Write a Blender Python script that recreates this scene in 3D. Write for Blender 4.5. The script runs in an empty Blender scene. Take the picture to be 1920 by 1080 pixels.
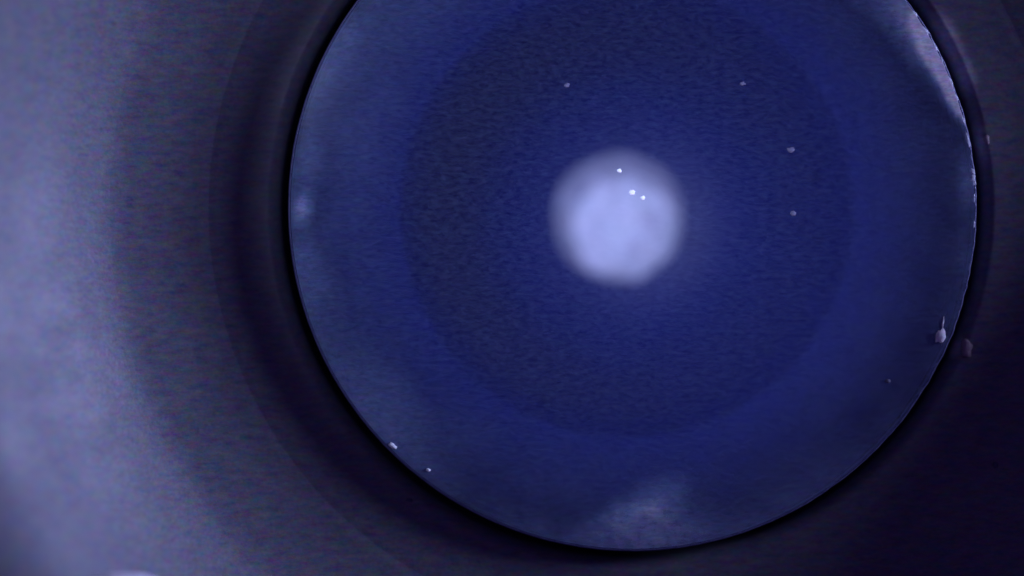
import bpy, bmesh, math, random
from mathutils import Vector, noise

random.seed(7)
scene = bpy.context.scene
C = scene.collection
P = 0.00005                       # one unit of the plan = 0.05 mm (the disc is about 65 mm across)
R = math.radians
CX, CY = 1186, 388                # plan position of the disc's axis

def at(x, y, z=0):                # plan position -> metres, measured from the disc's axis
    return Vector(((x - CX) * P, -(y - CY) * P, z * P))

# ------------------------------------------------------------------ camera
cam_d = bpy.data.cameras.new('camera')
cam = bpy.data.objects.new('camera', cam_d)
C.objects.link(cam)
cam.location = at(960, 540, 4000)
cam_d.sensor_width = 36
cam_d.lens = 75
cam_d.clip_start = 0.005
cam_d.clip_end = 20
cam_d.dof.use_dof = True
cam_d.dof.focus_distance = 4000 * P
cam_d.dof.aperture_fstop = 4.0
scene.camera = cam

# ------------------------------------------------------------------ world and lamps
world = bpy.data.worlds.new('World')
scene.world = world
world.use_nodes = True
bg = world.node_tree.nodes['Background']
bg.inputs[0].default_value = (0.33, 0.20, 1.0, 1)
bg.inputs[1].default_value = 0.095

def area(name, loc, target, size, power, color):
    d = bpy.data.lights.new(name, 'AREA')
    d.shape = 'DISK'; d.size = size; d.energy = power; d.color = color
    o = bpy.data.objects.new(name, d); C.objects.link(o)
    o.location = loc
    o.rotation_euler = (Vector(target) - Vector(loc)).to_track_quat('-Z', 'Y').to_euler()
    return o
COOL = (0.47, 0.52, 1.0)
side = area('side_lamp', (0.46, 0.12, 0.086), at(300, 420, 60), 0.16, 4.1, COOL)
sd = bpy.data.lights.new('work_lamp', 'SPOT')
sd.energy = 5.6; sd.color = (0.52, 0.58, 1.0); sd.spot_size = R(12.9); sd.spot_blend = 1.0; sd.shadow_soft_size = 0.003
work = bpy.data.objects.new('work_lamp', sd); C.objects.link(work)
work.location = at(-300, -450, 5600)
work.rotation_euler = (at(1186, 388, -300) - work.location).to_track_quat('-Z', 'Y').to_euler()

vs = scene.view_settings
vs.view_transform = 'Standard'; vs.look = 'None'; vs.gamma = 1; vs.exposure = 0
vs.use_curve_mapping = False

# ------------------------------------------------------------------ node helpers
class NT:
    def __init__(self, name):
        self.m = bpy.data.materials.new(name); self.m.use_nodes = True
        self.t = self.m.node_tree; self.t.nodes.clear()
        self.out = self.new('ShaderNodeOutputMaterial')
        tc = self.new('ShaderNodeTexCoord')
        mp = self.new('ShaderNodeMapping'); mp.inputs['Scale'].default_value = (1/P, 1/P, 1/P)
        self.link(tc.outputs['Object'], mp.inputs[0])
        self.co = mp.outputs[0]                     # object coordinates in plan units
    def new(self, k): return self.t.nodes.new(k)
    def link(self, a, b): self.t.links.new(a, b)
    def put(self, v, sock):
        if isinstance(v, bpy.types.NodeSocket): self.link(v, sock)
        else: sock.default_value = v
    def math(self, op, a, b=0.0, clamp=False):
        n = self.new('ShaderNodeMath'); n.operation = op; n.use_clamp = clamp
        self.put(a, n.inputs[0]); self.put(b, n.inputs[1]); return n.outputs[0]
    def xf(self, loc, rot, scale):
        # TEXTURE type: moves the origin to loc, turns by rot, divides by scale
        n = self.new('ShaderNodeMapping'); n.vector_type = 'TEXTURE'
        n.inputs['Location'].default_value = loc; n.inputs['Rotation'].default_value = (0, 0, rot)
        n.inputs['Scale'].default_value = scale
        self.link(self.co, n.inputs[0]); return n.outputs[0]
    def length(self, v):
        n = self.new('ShaderNodeVectorMath'); n.operation = 'LENGTH'; self.link(v, n.inputs[0]); return n.outputs['Value']
    def noise(self, v, scale, detail=3, rough=0.55, out='Fac'):
        n = self.new('ShaderNodeTexNoise'); self.link(v, n.inputs['Vector'])
        n.inputs['Scale'].default_value = scale; n.inputs['Detail'].default_value = detail
        n.inputs['Roughness'].default_value = rough; return n.outputs[out]
    def ramp(self, v, a, b, c=0.0, d=1.0, smooth=True):
        n = self.new('ShaderNodeMapRange'); n.interpolation_type = 'SMOOTHSTEP' if smooth else 'LINEAR'
        self.put(v, n.inputs[0])
        for i, q in enumerate((a, b, c, d)): self.put(q, n.inputs[i + 1])
        return n.outputs[0]
    def mix(self, f, a, b, mode='MIX'):
        n = self.new('ShaderNodeMix'); n.data_type = 'RGBA'; n.blend_type = mode
        self.put(f, n.inputs[0]); self.put(a, n.inputs[6]); self.put(b, n.inputs[7]); return n.outputs[2]
    def flat(self):                                  # plan coordinates only
        n = self.new('ShaderNodeVectorMath'); n.operation = 'MULTIPLY'
        self.link(self.co, n.inputs[0]); n.inputs[1].default_value = (1, 1, 0); return n.outputs[0]
    def grain(self, col, amount):
        # fine streaky grain of the surface, a little different in each colour
        g = self.noise(self.xf((0, 0, 0), 0.03, (34, 12, 16)), 1.0, 3, 0.85, 'Color')
        n = self.new('ShaderNodeVectorMath'); n.operation = 'MULTIPLY_ADD'
        self.link(g, n.inputs[0])
        n.inputs[1].default_value = (amount * 1.2, amount * 1.0, amount * 0.8)
        n.inputs[2].default_value = (1 - amount * .6, 1 - amount * .5, 1 - amount * .4)
        return self.mix(1.0, col, n.outputs[0], 'MULTIPLY')
    def principled(self, col, rough, spec=0.5, coat=0.0, **kw):
        n = self.new('ShaderNodeBsdfPrincipled')
        self.put(col, n.inputs['Base Color']); self.put(rough, n.inputs['Roughness'])
        n.inputs['Specular IOR Level'].default_value = spec
        n.inputs['Coat Weight'].default_value = coat
        for k, v in kw.items(): self.put(v, n.inputs[k.replace('_', ' ')])
        return n

def bump(t, n, h, strength, dist):
    b = t.new('ShaderNodeBump'); b.inputs['Strength'].default_value = strength
    b.inputs['Distance'].default_value = dist
    t.link(h, b.inputs['Height']); t.link(b.outputs[0], n.inputs['Normal'])

def rgb(r, g, b): return (r, g, b, 1)

# ------------------------------------------------------------------ materials
def mat_housing():
    t = NT('dark_moulded_plastic')
    blotch = t.noise(t.co, 0.006, 4, 0.6)
    col = t.mix(blotch, rgb(.098, .096, .125), rgb(.132, .132, .160))
    sc = t.new('ShaderNodeAttribute'); sc.attribute_name = 'rim_reflection'
    col = t.mix(sc.outputs['Fac'], col, rgb(.62, .56, .58))
    col = t.grain(col, 2.2)
    n = t.principled(col, t.ramp(blotch, .3, .7, .42, .55), 0.3)
    bump(t, n, t.noise(t.co, 0.12, 3), 0.25, 0.0001)
    t.link(n.outputs[0], t.out.inputs[0]); return t.m

def mat_cup(name, k):
    t = NT(name)
    blotch = t.noise(t.co, 0.008, 3, 0.6)
    col = t.mix(blotch, rgb(.0028*k, .0078*k, .072*k), rgb(.0048*k, .0118*k, .090*k))
    col = t.grain(col, 1.6)
    n = t.principled(col, 0.55, 0.25)
    t.link(n.outputs[0], t.out.inputs[0]); return t.m

def mat_glass():
    t = NT('dusty_window_glass')
    tr = t.new('ShaderNodeBsdfTransparent'); tr.inputs[0].default_value = rgb(.93, .94, .99)
    gl = t.new('ShaderNodeBsdfGlossy'); gl.inputs[0].default_value = rgb(1, 1, 1); gl.inputs[1].default_value = 0.04
    fr = t.new('ShaderNodeFresnel'); fr.inputs[0].default_value = 1.5
    glass = t.new('ShaderNodeMixShader')
    t.link(fr.outputs[0], glass.inputs[0]); t.link(tr.outputs[0], glass.inputs[1]); t.link(gl.outputs[0], glass.inputs[2])
    at_ = t.new('ShaderNodeAttribute'); at_.attribute_name = 'dust_glare_film'; f = at_.outputs['Fac']   # settled dust plus the painted rim highlight
    gn = t.noise(t.xf((300, 700, 0), -0.02, (17, 7, 12)), 1.0, 2, .75)
    f = t.math('ADD', t.math('MULTIPLY', f, t.ramp(gn, .25, .75, .75, 1.25, False)), t.ramp(gn, .25, .75, -.013, .016, False), True)
    df = t.new('ShaderNodeBsdfDiffuse'); t.link(t.grain(t.mix(t.ramp(at_.outputs['Fac'], .22, .75), rgb(.34, .46, .74), rgb(.92, .88, .92)), 1.1), df.inputs[0])
    m = t.new('ShaderNodeMixShader')
    t.link(f, m.inputs[0]); t.link(glass.outputs[0], m.inputs[1]); t.link(df.outputs[0], m.inputs[2])
    t.link(m.outputs[0], t.out.inputs[0]); return t.m

def mat_bevel():
    t = NT('ground_glass_edge')
    n1 = t.noise(t.co, 0.03, 4, 0.7)
    col = t.mix(n1, rgb(.05, .055, .16), rgb(.17, .17, .30))
    n = t.principled(col, t.ramp(n1, .3, .7, .22, .45), 0.6)
    bump(t, n, t.noise(t.co, 0.09, 4, .7), 0.6, 0.0003)
    t.link(n.outputs[0], t.out.inputs[0]); return t.m

def mat_white(name, a, b, rough=.55, sss=.0):
    t = NT(name)
    n1 = t.noise(t.co, 0.026, 4, 0.7)
    col = t.grain(t.mix(t.ramp(n1, .3, .7), a, b), 0.6)
    n = t.principled(col, rough, 0.35)
    if sss:
        n.inputs['Subsurface Weight'].default_value = sss
        n.inputs['Subsurface Radius'].default_value = (.001, .001, .0015)
        n.inputs['Subsurface Scale'].default_value = 1.0
    bump(t, n, n1, 0.5, 0.0005)
    t.link(n.outputs[0], t.out.inputs[0]); return t.m

M_house = mat_housing(); M_cup = mat_cup('deep_blue_lacquer', 1.0); M_dish = mat_cup('mid_blue_lacquer', 1.3); M_glass = mat_glass(); M_bevel = mat_bevel()
M_bead = mat_white('milky_white_bead', rgb(.50, .49, .50), rgb(.84, .84, .83))
M_collar = mat_white('cloudy_collar', rgb(.17, .17, .20), rgb(.30, .30, .34))
M_dust = mat_white('pale_dust', rgb(.70, .68, .70), rgb(.86, .84, .84))
M_grit = mat_white('dull_grit', rgb(.06, .055, .11), rgb(.11, .10, .16))
M_fleck_reflection = mat_white('pinkish_fleck_reflection', rgb(.26, .19, .21), rgb(.42, .33, .34))
M_chip = mat_white('chipped_glass', rgb(.45, .44, .52), rgb(.72, .70, .78), .2)

# ------------------------------------------------------------------ mesh helpers
def link_mesh(name, verts, faces, mat, parent=None, smooth=True):
    me = bpy.data.meshes.new(name); me.from_pydata(verts, [], faces); me.update()
    bm = bmesh.new(); bm.from_mesh(me); bmesh.ops.recalc_face_normals(bm, faces=bm.faces); bm.to_mesh(me); bm.free()
    if smooth:
        for p in me.polygons: p.use_smooth = True
    me.materials.append(mat)
    o = bpy.data.objects.new(name, me); C.objects.link(o)
    if parent: o.parent = parent
    return o

def round_profile(pts, n=3, k=0.3):
    """soften each corner of a profile with a small arc"""
    out = [pts[0]]
    for i in range(1, len(pts) - 1):
        a, b, c = (Vector(q) for q in (pts[i-1], pts[i], pts[i+1]))
        d = min((a - b).length, (c - b).length) * k
        p0 = b + (a - b).normalized() * d; p1 = b + (c - b).normalized() * d
        for j in range(n + 1):
            u = j / n
            out.append(tuple(p0 * (1-u)**2 + b * 2*u*(1-u) + p1 * u*u))
    out.append(pts[-1])
    return out

def lathe(name, prof, mat, parent=None, seg=240, closed=False, wob=None):
    verts, faces = [], []
    rings = []
    for i, (r, z) in enumerate(prof):
        if r < 1e-6:
            rings.append([len(verts)]); verts.append((0, 0, z * P)); continue
        ring = []
        for s in range(seg):
            a = 2 * math.pi * s / seg
            rr, zz = (r, z) if wob is None else wob(r, z, a)
            ring.append(len(verts)); verts.append((rr * P * math.cos(a), rr * P * math.sin(a), zz * P))
        rings.append(ring)
    idx = list(range(len(rings)))
    pairs = list(zip(idx, idx[1:])) + ([(idx[-1], idx[0])] if closed else [])
    for i, j in pairs:
        A, B = rings[i], rings[j]
        for s in range(seg):
            s2 = (s + 1) % seg
            if len(A) == 1: faces.append((A[0], B[s], B[s2]))
            elif len(B) == 1: faces.append((A[s], B[0], A[s2]))
            else: faces.append((A[s], B[s], B[s2], A[s2]))
    return link_mesh(name, verts, faces, mat, parent)

def flake(name, pos, size, mat, parent=None, seed=0, rot=0.0, flat=0.45, rough=.75):
    """an irregular grain: a lumpy, flattened solid with one flat side down"""
    bm = bmesh.new(); bmesh.ops.create_icosphere(bm, subdivisions=2, radius=1)
    for v in bm.verts:
        k = 1 + rough * noise.noise(v.co * 1.7 + Vector((seed * 3.7, seed * 1.3, 0)))
        v.co = Vector((v.co.x * size[0] * k, v.co.y * size[1] * k, max(v.co.z, -0.35) * min(size) * flat * k)) * P
    for q in bm.faces: q.smooth = True
    me = bpy.data.meshes.new(name); bm.to_mesh(me); bm.free()
    lo = min(v.co.z for v in me.vertices)
    for v in me.vertices: v.co.z -= lo
    me.materials.append(mat)
    o = bpy.data.objects.new(name, me); C.objects.link(o)
    o.location = pos; o.rotation_euler = (0, 0, rot)
    if parent: o.parent = parent
    return o

def tag(o, label, cat, group=None):
    o['label'] = label; o['category'] = cat
    if group: o['group'] = group
    return o

def thing(name, label, cat, loc=(0, 0, 0)):
    o = bpy.data.objects.new(name, None); C.objects.link(o); o.location = loc
    o.empty_display_size = 0.01
    return tag(o, label, cat)

# ------------------------------------------------------------------ dark housing round the disc
HB = -700                                         # bottom of the housing
house = thing('housing', 'dark plastic stepped housing ring around the blue disc', 'housing', (0, 0, 0))
AZ = math.atan2(.12, .46)
def base_z(r):                                     # a hollow that steepens outwards and rolls over into the flat face
    if r < 690: return -36 - 4 * ((690 - r) / 30) ** 2
    if r < 1150: return -36 + 1.16 * 480 / 2.95 * ((r - 680) / 480) ** 2.95
    z0 = -36 + 1.16 * 480 / 2.95 * (470 / 480) ** 2.95
    u = min(1, (r - 1150) / 190)
    return z0 + 190 * 1.02 * (u - u * u / 2)
def smooth_z(r):
    z = sum(base_z(r + d) for d in range(-30, 31, 10)) / 7 if r > 715 else base_z(r)
    z -= 0.9 * math.exp(-((r - 800) / 8) ** 2) + 1.0 * math.exp(-((r - 978) / 26) ** 2)
    return z
def shade_notch(r, z, a):                                # face height by angle
    d = abs((a - R(21) + math.pi) % (2 * math.pi) - math.pi)
    u = max(0, min(1, (d - R(6)) / R(34))); k = .42 + .74 * u * u * (3 - 2 * u) + .12 * (1 - math.cos(d)) / 2
    return r, (z * (1 + (k - 1) * min(1, max(0, (r - 820) / 200))) if z > 0 else z)
PROF_SEAT = [(560, -520), (640, -480), (660, -480), (664, -470)]
PROF_THROAT = [(664, -470), (664, -200), (664, -66), (667, -52), (674, -43)] + [(r, smooth_z(r)) for r in list(range(684, 796, 6)) + [798, 800]]
PROF_MID = [(r, smooth_z(r)) for r in list(range(800, 976, 6)) + [978]]
PROF_OUT = [(r, smooth_z(r)) for r in [978] + list(range(984, 1400, 8))] + [(1550, 238), (1700, 236), (1770, 223), (1810, 193), (1830, 138), (1834, 0), (1834, HB)]
lathe('seat_floor', PROF_SEAT, M_house, house)
rings_ = [lathe('throat_ring', PROF_THROAT, M_house, house, wob=shade_notch), lathe('stepped_ring', PROF_MID, M_house, house, wob=shade_notch),
          lathe('outer_face', PROF_OUT, M_house, house, wob=shade_notch)]
for o in rings_:                                   # all faces look up, out of the plastic
    nz = sum(p.normal.z * p.area for p in o.data.polygons)
    if nz < 0: o.data.flip_normals()
for o in rings_:                                   # reflections of the bright rim and crumb, painted pale into the plastic
    att = o.data.attributes.new('rim_reflection', 'FLOAT', 'POINT')
    for v in o.data.vertices:
        x, y = v.co.x / P, v.co.y / P
        w = 0
        for sx, sy, g, lx, ly, k in ((1800, 95, -62, 110, 24, .7), (1775, 40, -50, 60, 22, .4), (1848, 265, -80, 60, 16, .45), (1805, 650, 60, 24, 18, .5)):
            dx, dy = x - (sx - CX), y + (sy - CY); g = R(g)
            u, q = dx * math.cos(g) + dy * math.sin(g), -dx * math.sin(g) + dy * math.cos(g)
            w += k * max(0, 1 - math.hypot(u / lx, q / ly) + .5 * noise.noise(Vector((x * .02, y * .02, 2))))
        att.data[v.index].value = min(w, .9)

def house_z(r, a):
    for prof in (PROF_SEAT[-1:] + PROF_THROAT + PROF_MID + PROF_OUT,):
        for (r0, z0), (r1, z1) in zip(prof, prof[1:]):
            if r0 <= r <= r1 and r1 > r0: return shade_notch(r, z0 + (z1 - z0) * (r - r0) / (r1 - r0), a)[1]
    return 0

# ------------------------------------------------------------------ the blue disc with its white centre
lens = thing('lens', 'round deep blue glass lens with a milky white spot at its centre', 'lens', (0, 0, 0))
def wob_edge(r, z, a):
    p = Vector((math.cos(a) * 9, math.sin(a) * 9, 3))
    q = Vector((math.cos(a) * 40, math.sin(a) * 40, 8))
    k = 0.25 + 0.9 * max(0, math.cos(a - R(12)))           # the chipped side
    return r + (noise.noise(p) * 1.6 + noise.noise(q) * 1.5) * k, z + noise.noise(q + p) * 1.5 * k
rings = [0] + list(range(8, 640, 8)) + [641]
win = lathe('glass_window', [(r, 0) for r in rings] + [(642, -1.5), (642, -18), (0, -18)], M_glass, lens, seg=360)
for q in win.data.polygons: q.use_smooth = False
def smooth(u): u = max(0.0, min(1.0, u)); return u * u * (3 - 2 * u)
SMEARS_AND_GLARE = [(x, y, R(g), sx, sy, k) for x, y, g, sx, sy, k in (
    (1235, 995, 6, 215, 84, .14), (1222, 945, 28, 110, 60, .15), (1120, 992, 24, 120, 34, .045),
    (566, 392, 80, 46, 28, .14), (580, 300, 80, 80, 40, .045), (600, 520, 110, 140, 40, .03),
    (1735, 70, -52, 190, 62, .18), (1784, 136, -60, 190, 40, .60), (1650, 5, -35, 110, 50, .06),  # crescent highlight along the upper right rim, painted into the film
    (1812, 345, -86, 70, 26, .07), (1500, 915, 30, 240, 85, .04), (720, 775, -50, 260, 85, .06),
    (640, 110, 60, 150, 70, .025))]
def film(x, y):
    """dust left on the glass: more towards the rim where nobody wipes, plus a few pale smears and a painted crescent highlight"""
    r = math.hypot(x, y)
    p = Vector((x * .009, y * .009, 1.7))
    cloud = 0.5 + 0.5 * noise.fractal(p, 0.9, 2.0, 4)
    fine = 0.5 + 0.5 * noise.fractal(p * 6, 0.9, 2.0, 3)
    f = .013 + .070 * smooth((r - 410) / 240) * (.4 + 1.1 * cloud)
    f += .13 * smooth((r - 585) / 60) * (.2 + 1.3 * cloud)
    for sx, sy, g, lx, ly, k in SMEARS_AND_GLARE:
        dx, dy = x - (sx - CX), y + (sy - CY)
        u, v = dx * math.cos(g) + dy * math.sin(g), -dx * math.sin(g) + dy * math.cos(g)
        q = math.hypot(u / lx, v / ly) + (cloud - .5) * .45
        f += 1.9 * k * smooth(1 - q) * (.7 + .6 * fine)
    return min(f, .8)
att = win.data.attributes.new('dust_glare_film', 'FLOAT', 'POINT')
for v in win.data.vertices:
    att.data[v.index].value = film(v.co.x / P, v.co.y / P) if v.co.z > -1 * P else 0.0
lathe('bevelled_edge', round_profile([(642.5, -20), (642.5, -.8), (644, -1), (646, -4), (647.5, -14), (647.5, -70), (643, -78), (642.5, -20)]),
      M_bevel, lens, seg=480, wob=wob_edge)
cup = lathe('outer_dish', round_profile([(643, -76), (641, -30), (630, -62), (540, -122), (446, -190)]), M_dish, lens)
SL = [(446, .80), (425, 1.3), (395, 1.9), (350, 1.95), (310, 1.45), (260, .80), (200, .42), (120, .15), (0, 0)]
def slope(r):
    for (r0, s0), (r1, s1) in zip(SL, SL[1:]):
        if r >= r1: return s0 + (s1 - s0) * (r0 - r) / (r0 - r1)
    return 0
bowl = [(446, -190.0)]
while bowl[-1][0] > 2:
    r, z = bowl[-1]; bowl.append((r - 6 if r > 8 else 0, z - 6 * slope(r - 3)))
FLOOR = bowl[-1][1]
lathe('inner_bowl', bowl, M_cup, lens)

for o in lens.children:
    if o.name.split('.')[0] in ('outer_dish', 'inner_bowl') and sum(p.normal.z * p.area for p in o.data.polygons) < 0: o.data.flip_normals()
def lump(name, r0, h, zbase, amp, mat, parent, off=(0, 0), seed=0):
    prof = []
    for i in range(19):
        u = i / 18 * math.pi / 2
        prof.append((r0 * math.cos(u) if i < 18 else 0, zbase + h * math.sin(u)))
    def wob(r, z, a):
        p = Vector((math.cos(a) * r / r0 * 2.1, math.sin(a) * r / r0 * 2.1, seed))
        k = 1 + amp * noise.noise(p)
        return r * k, z + h * amp * noise.noise(p * 2.5 + Vector((5, 5, 0))) * (z - zbase) / h
    o = lathe(name, prof, mat, parent, seg=96, wob=wob)
    if sum(p.normal.z * p.area for p in o.data.polygons) < 0: o.data.flip_normals()
    o.location = (off[0] * P, off[1] * P, 0)
    return o
bead = lump('bead', 116, 50, FLOOR + 1, .08, M_bead, lens, (12, -22), 2.0)
bead['label'] = 'milky white bead glowing at the middle of the blue disc'
lump('collar', 152, 24, FLOOR, .07, M_collar, bead, (-12, 18), 7.0)

# bright chips knocked out of the rim on its right side
for i, (x, y, sx, sy, rot) in enumerate((
    (1722, 22, 9, 3, -48), (1741, 52, 12, 3, -52), (1757, 84, 13, 3.5, -58), (1772, 114, 14, 3.5, -60), (1787, 152, 11, 3, -66),
    (1797, 184, 9, 2.6, -70), (1806, 222, 13, 3, -74), (1813, 262, 15, 3, -77), (1825, 338, 10, 4.5, -84), (1817, 322, 7, 4, -50),
    (1828, 372, 9, 2.4, -88), (1829, 420, 8, 2.2, 85))):
    d = Vector((x - CX, -(y - CY))); d = d.normalized() * 641
    flake('edge_chip', (d.x * P, d.y * P, -1.5 * P), (sx, sy), M_chip, lens, i, R(rot), .3)

# ------------------------------------------------------------------ loose flecks lying on glass and housing
def on_glass(x, y): return at(x, y, 0.05)
def on_house(x, y):
    z = 0
    for _ in range(8):                                   # undo the perspective of the height it lies at
        s = (4000 - z) / 4000
        X, Y = 960 + (x - 960) * s, 540 + (y - 540) * s
        z = house_z(math.hypot(X - CX, Y - CY), math.atan2(CY - Y, X - CX))
    return at(X, Y, z - 0.5)
G = 'pale flecks of dust lying on the disc'
for i, (x, y, sx, sy, rot, mat, lab) in enumerate((
    (1763, 630, 9, 15, -15, M_dust, 'largest white crumb on the disc beside its lower right edge'),
    (1185, 361, 6, 5, 0, M_dust, 'brightest tiny white fleck over the white centre, upper of a close pair'),
    (1205, 371, 4.5, 4, 0, M_dust, 'tiny white fleck over the white centre, lower right of a close pair'),
    (1161, 320, 4, 3.6, 0, M_dust, 'tiny white fleck at the top of the white centre'),
    (736, 836, 9, 4.5, -30, M_dust, 'pale elongated fleck on the lower left edge of the disc'),
    (803, 881, 4.5, 3.2, 0, M_dust, 'tiny pale fleck inside the lower left edge, right of an elongated one'),
    (1063, 160, 5, 4, 10, M_grit, 'dull fleck on the blue disc above left of the white centre'),
    (1392, 157, 5, 3.5, 0, M_grit, 'faint dull fleck on the blue disc above right of the white centre'),
    (1482, 281, 7, 5, 0, M_grit, 'greyish fleck on the right half of the disc, upper of two in a column'),
    (1487, 400, 5.5, 4.5, 0, M_grit, 'greyish fleck on the right half of the disc, lower of two in a column'),
    (1664, 714, 5, 4, 0, M_grit, 'faint dull fleck on the disc below left of the largest white crumb'))):
    tag(flake('dust_fleck', on_glass(x, y), (sx, sy), mat, None, 20 + i, R(rot), .5), lab, 'dust', G)
tag(flake('hair_fibre', on_glass(1768, 605), (1.6, 11), M_dust, None, 41, R(-8), .8), 'short white fibre standing at the top of the largest white crumb', 'fibre')
G = 'dull flecks of dust and a crumb reflection on the housing'
for i, (x, y, sx, sy, mat, lab) in enumerate((
    (1812, 652, 11, 15, M_fleck_reflection, 'pinkish grey lump as the reflection of the largest white crumb on the housing just outside the lower right edge'),  # lump stands for the large crumb mirrored in the glossy housing
    (768, 938, 6, 4, M_grit, 'tiny grey fleck on the housing below the lower left edge of the disc'),
    (1866, 872, 5, 5, M_grit, 'tiny grey fleck on the dark housing far to the lower right'),
    (1850, 262, 5, 10, M_fleck_reflection, 'narrow brownish fleck on the dark housing right of the disc'))):
    tag(flake('dust_fleck', on_house(x, y), (sx, sy), mat, None, 60 + i, 0, .6), lab, 'dust', G)  # the first one is the mirrored crumb, not dust
tag(flake('white_highlight', on_house(222, 1112), (90, 38), M_dust, None, 81, R(4), .7, .2), 'bright white lump as a highlight on the housing cut by the lower edge of the photo', 'highlight')  # white lump standing in for a lamp highlight on the plastic

# ------------------------------------------------------------------ surface under the housing
t = NT('dark_bench'); n = t.principled(t.grain(rgb(.05, .05, .06), .4), .6); t.link(n.outputs[0], t.out.inputs[0])
bench = link_mesh('bench_top', [(-.6, -.6, HB*P), (.6, -.6, HB*P), (.6, .6, HB*P), (-.6, .6, HB*P)], [(0, 1, 2, 3)], t.m)
bench['kind'] = 'structure'
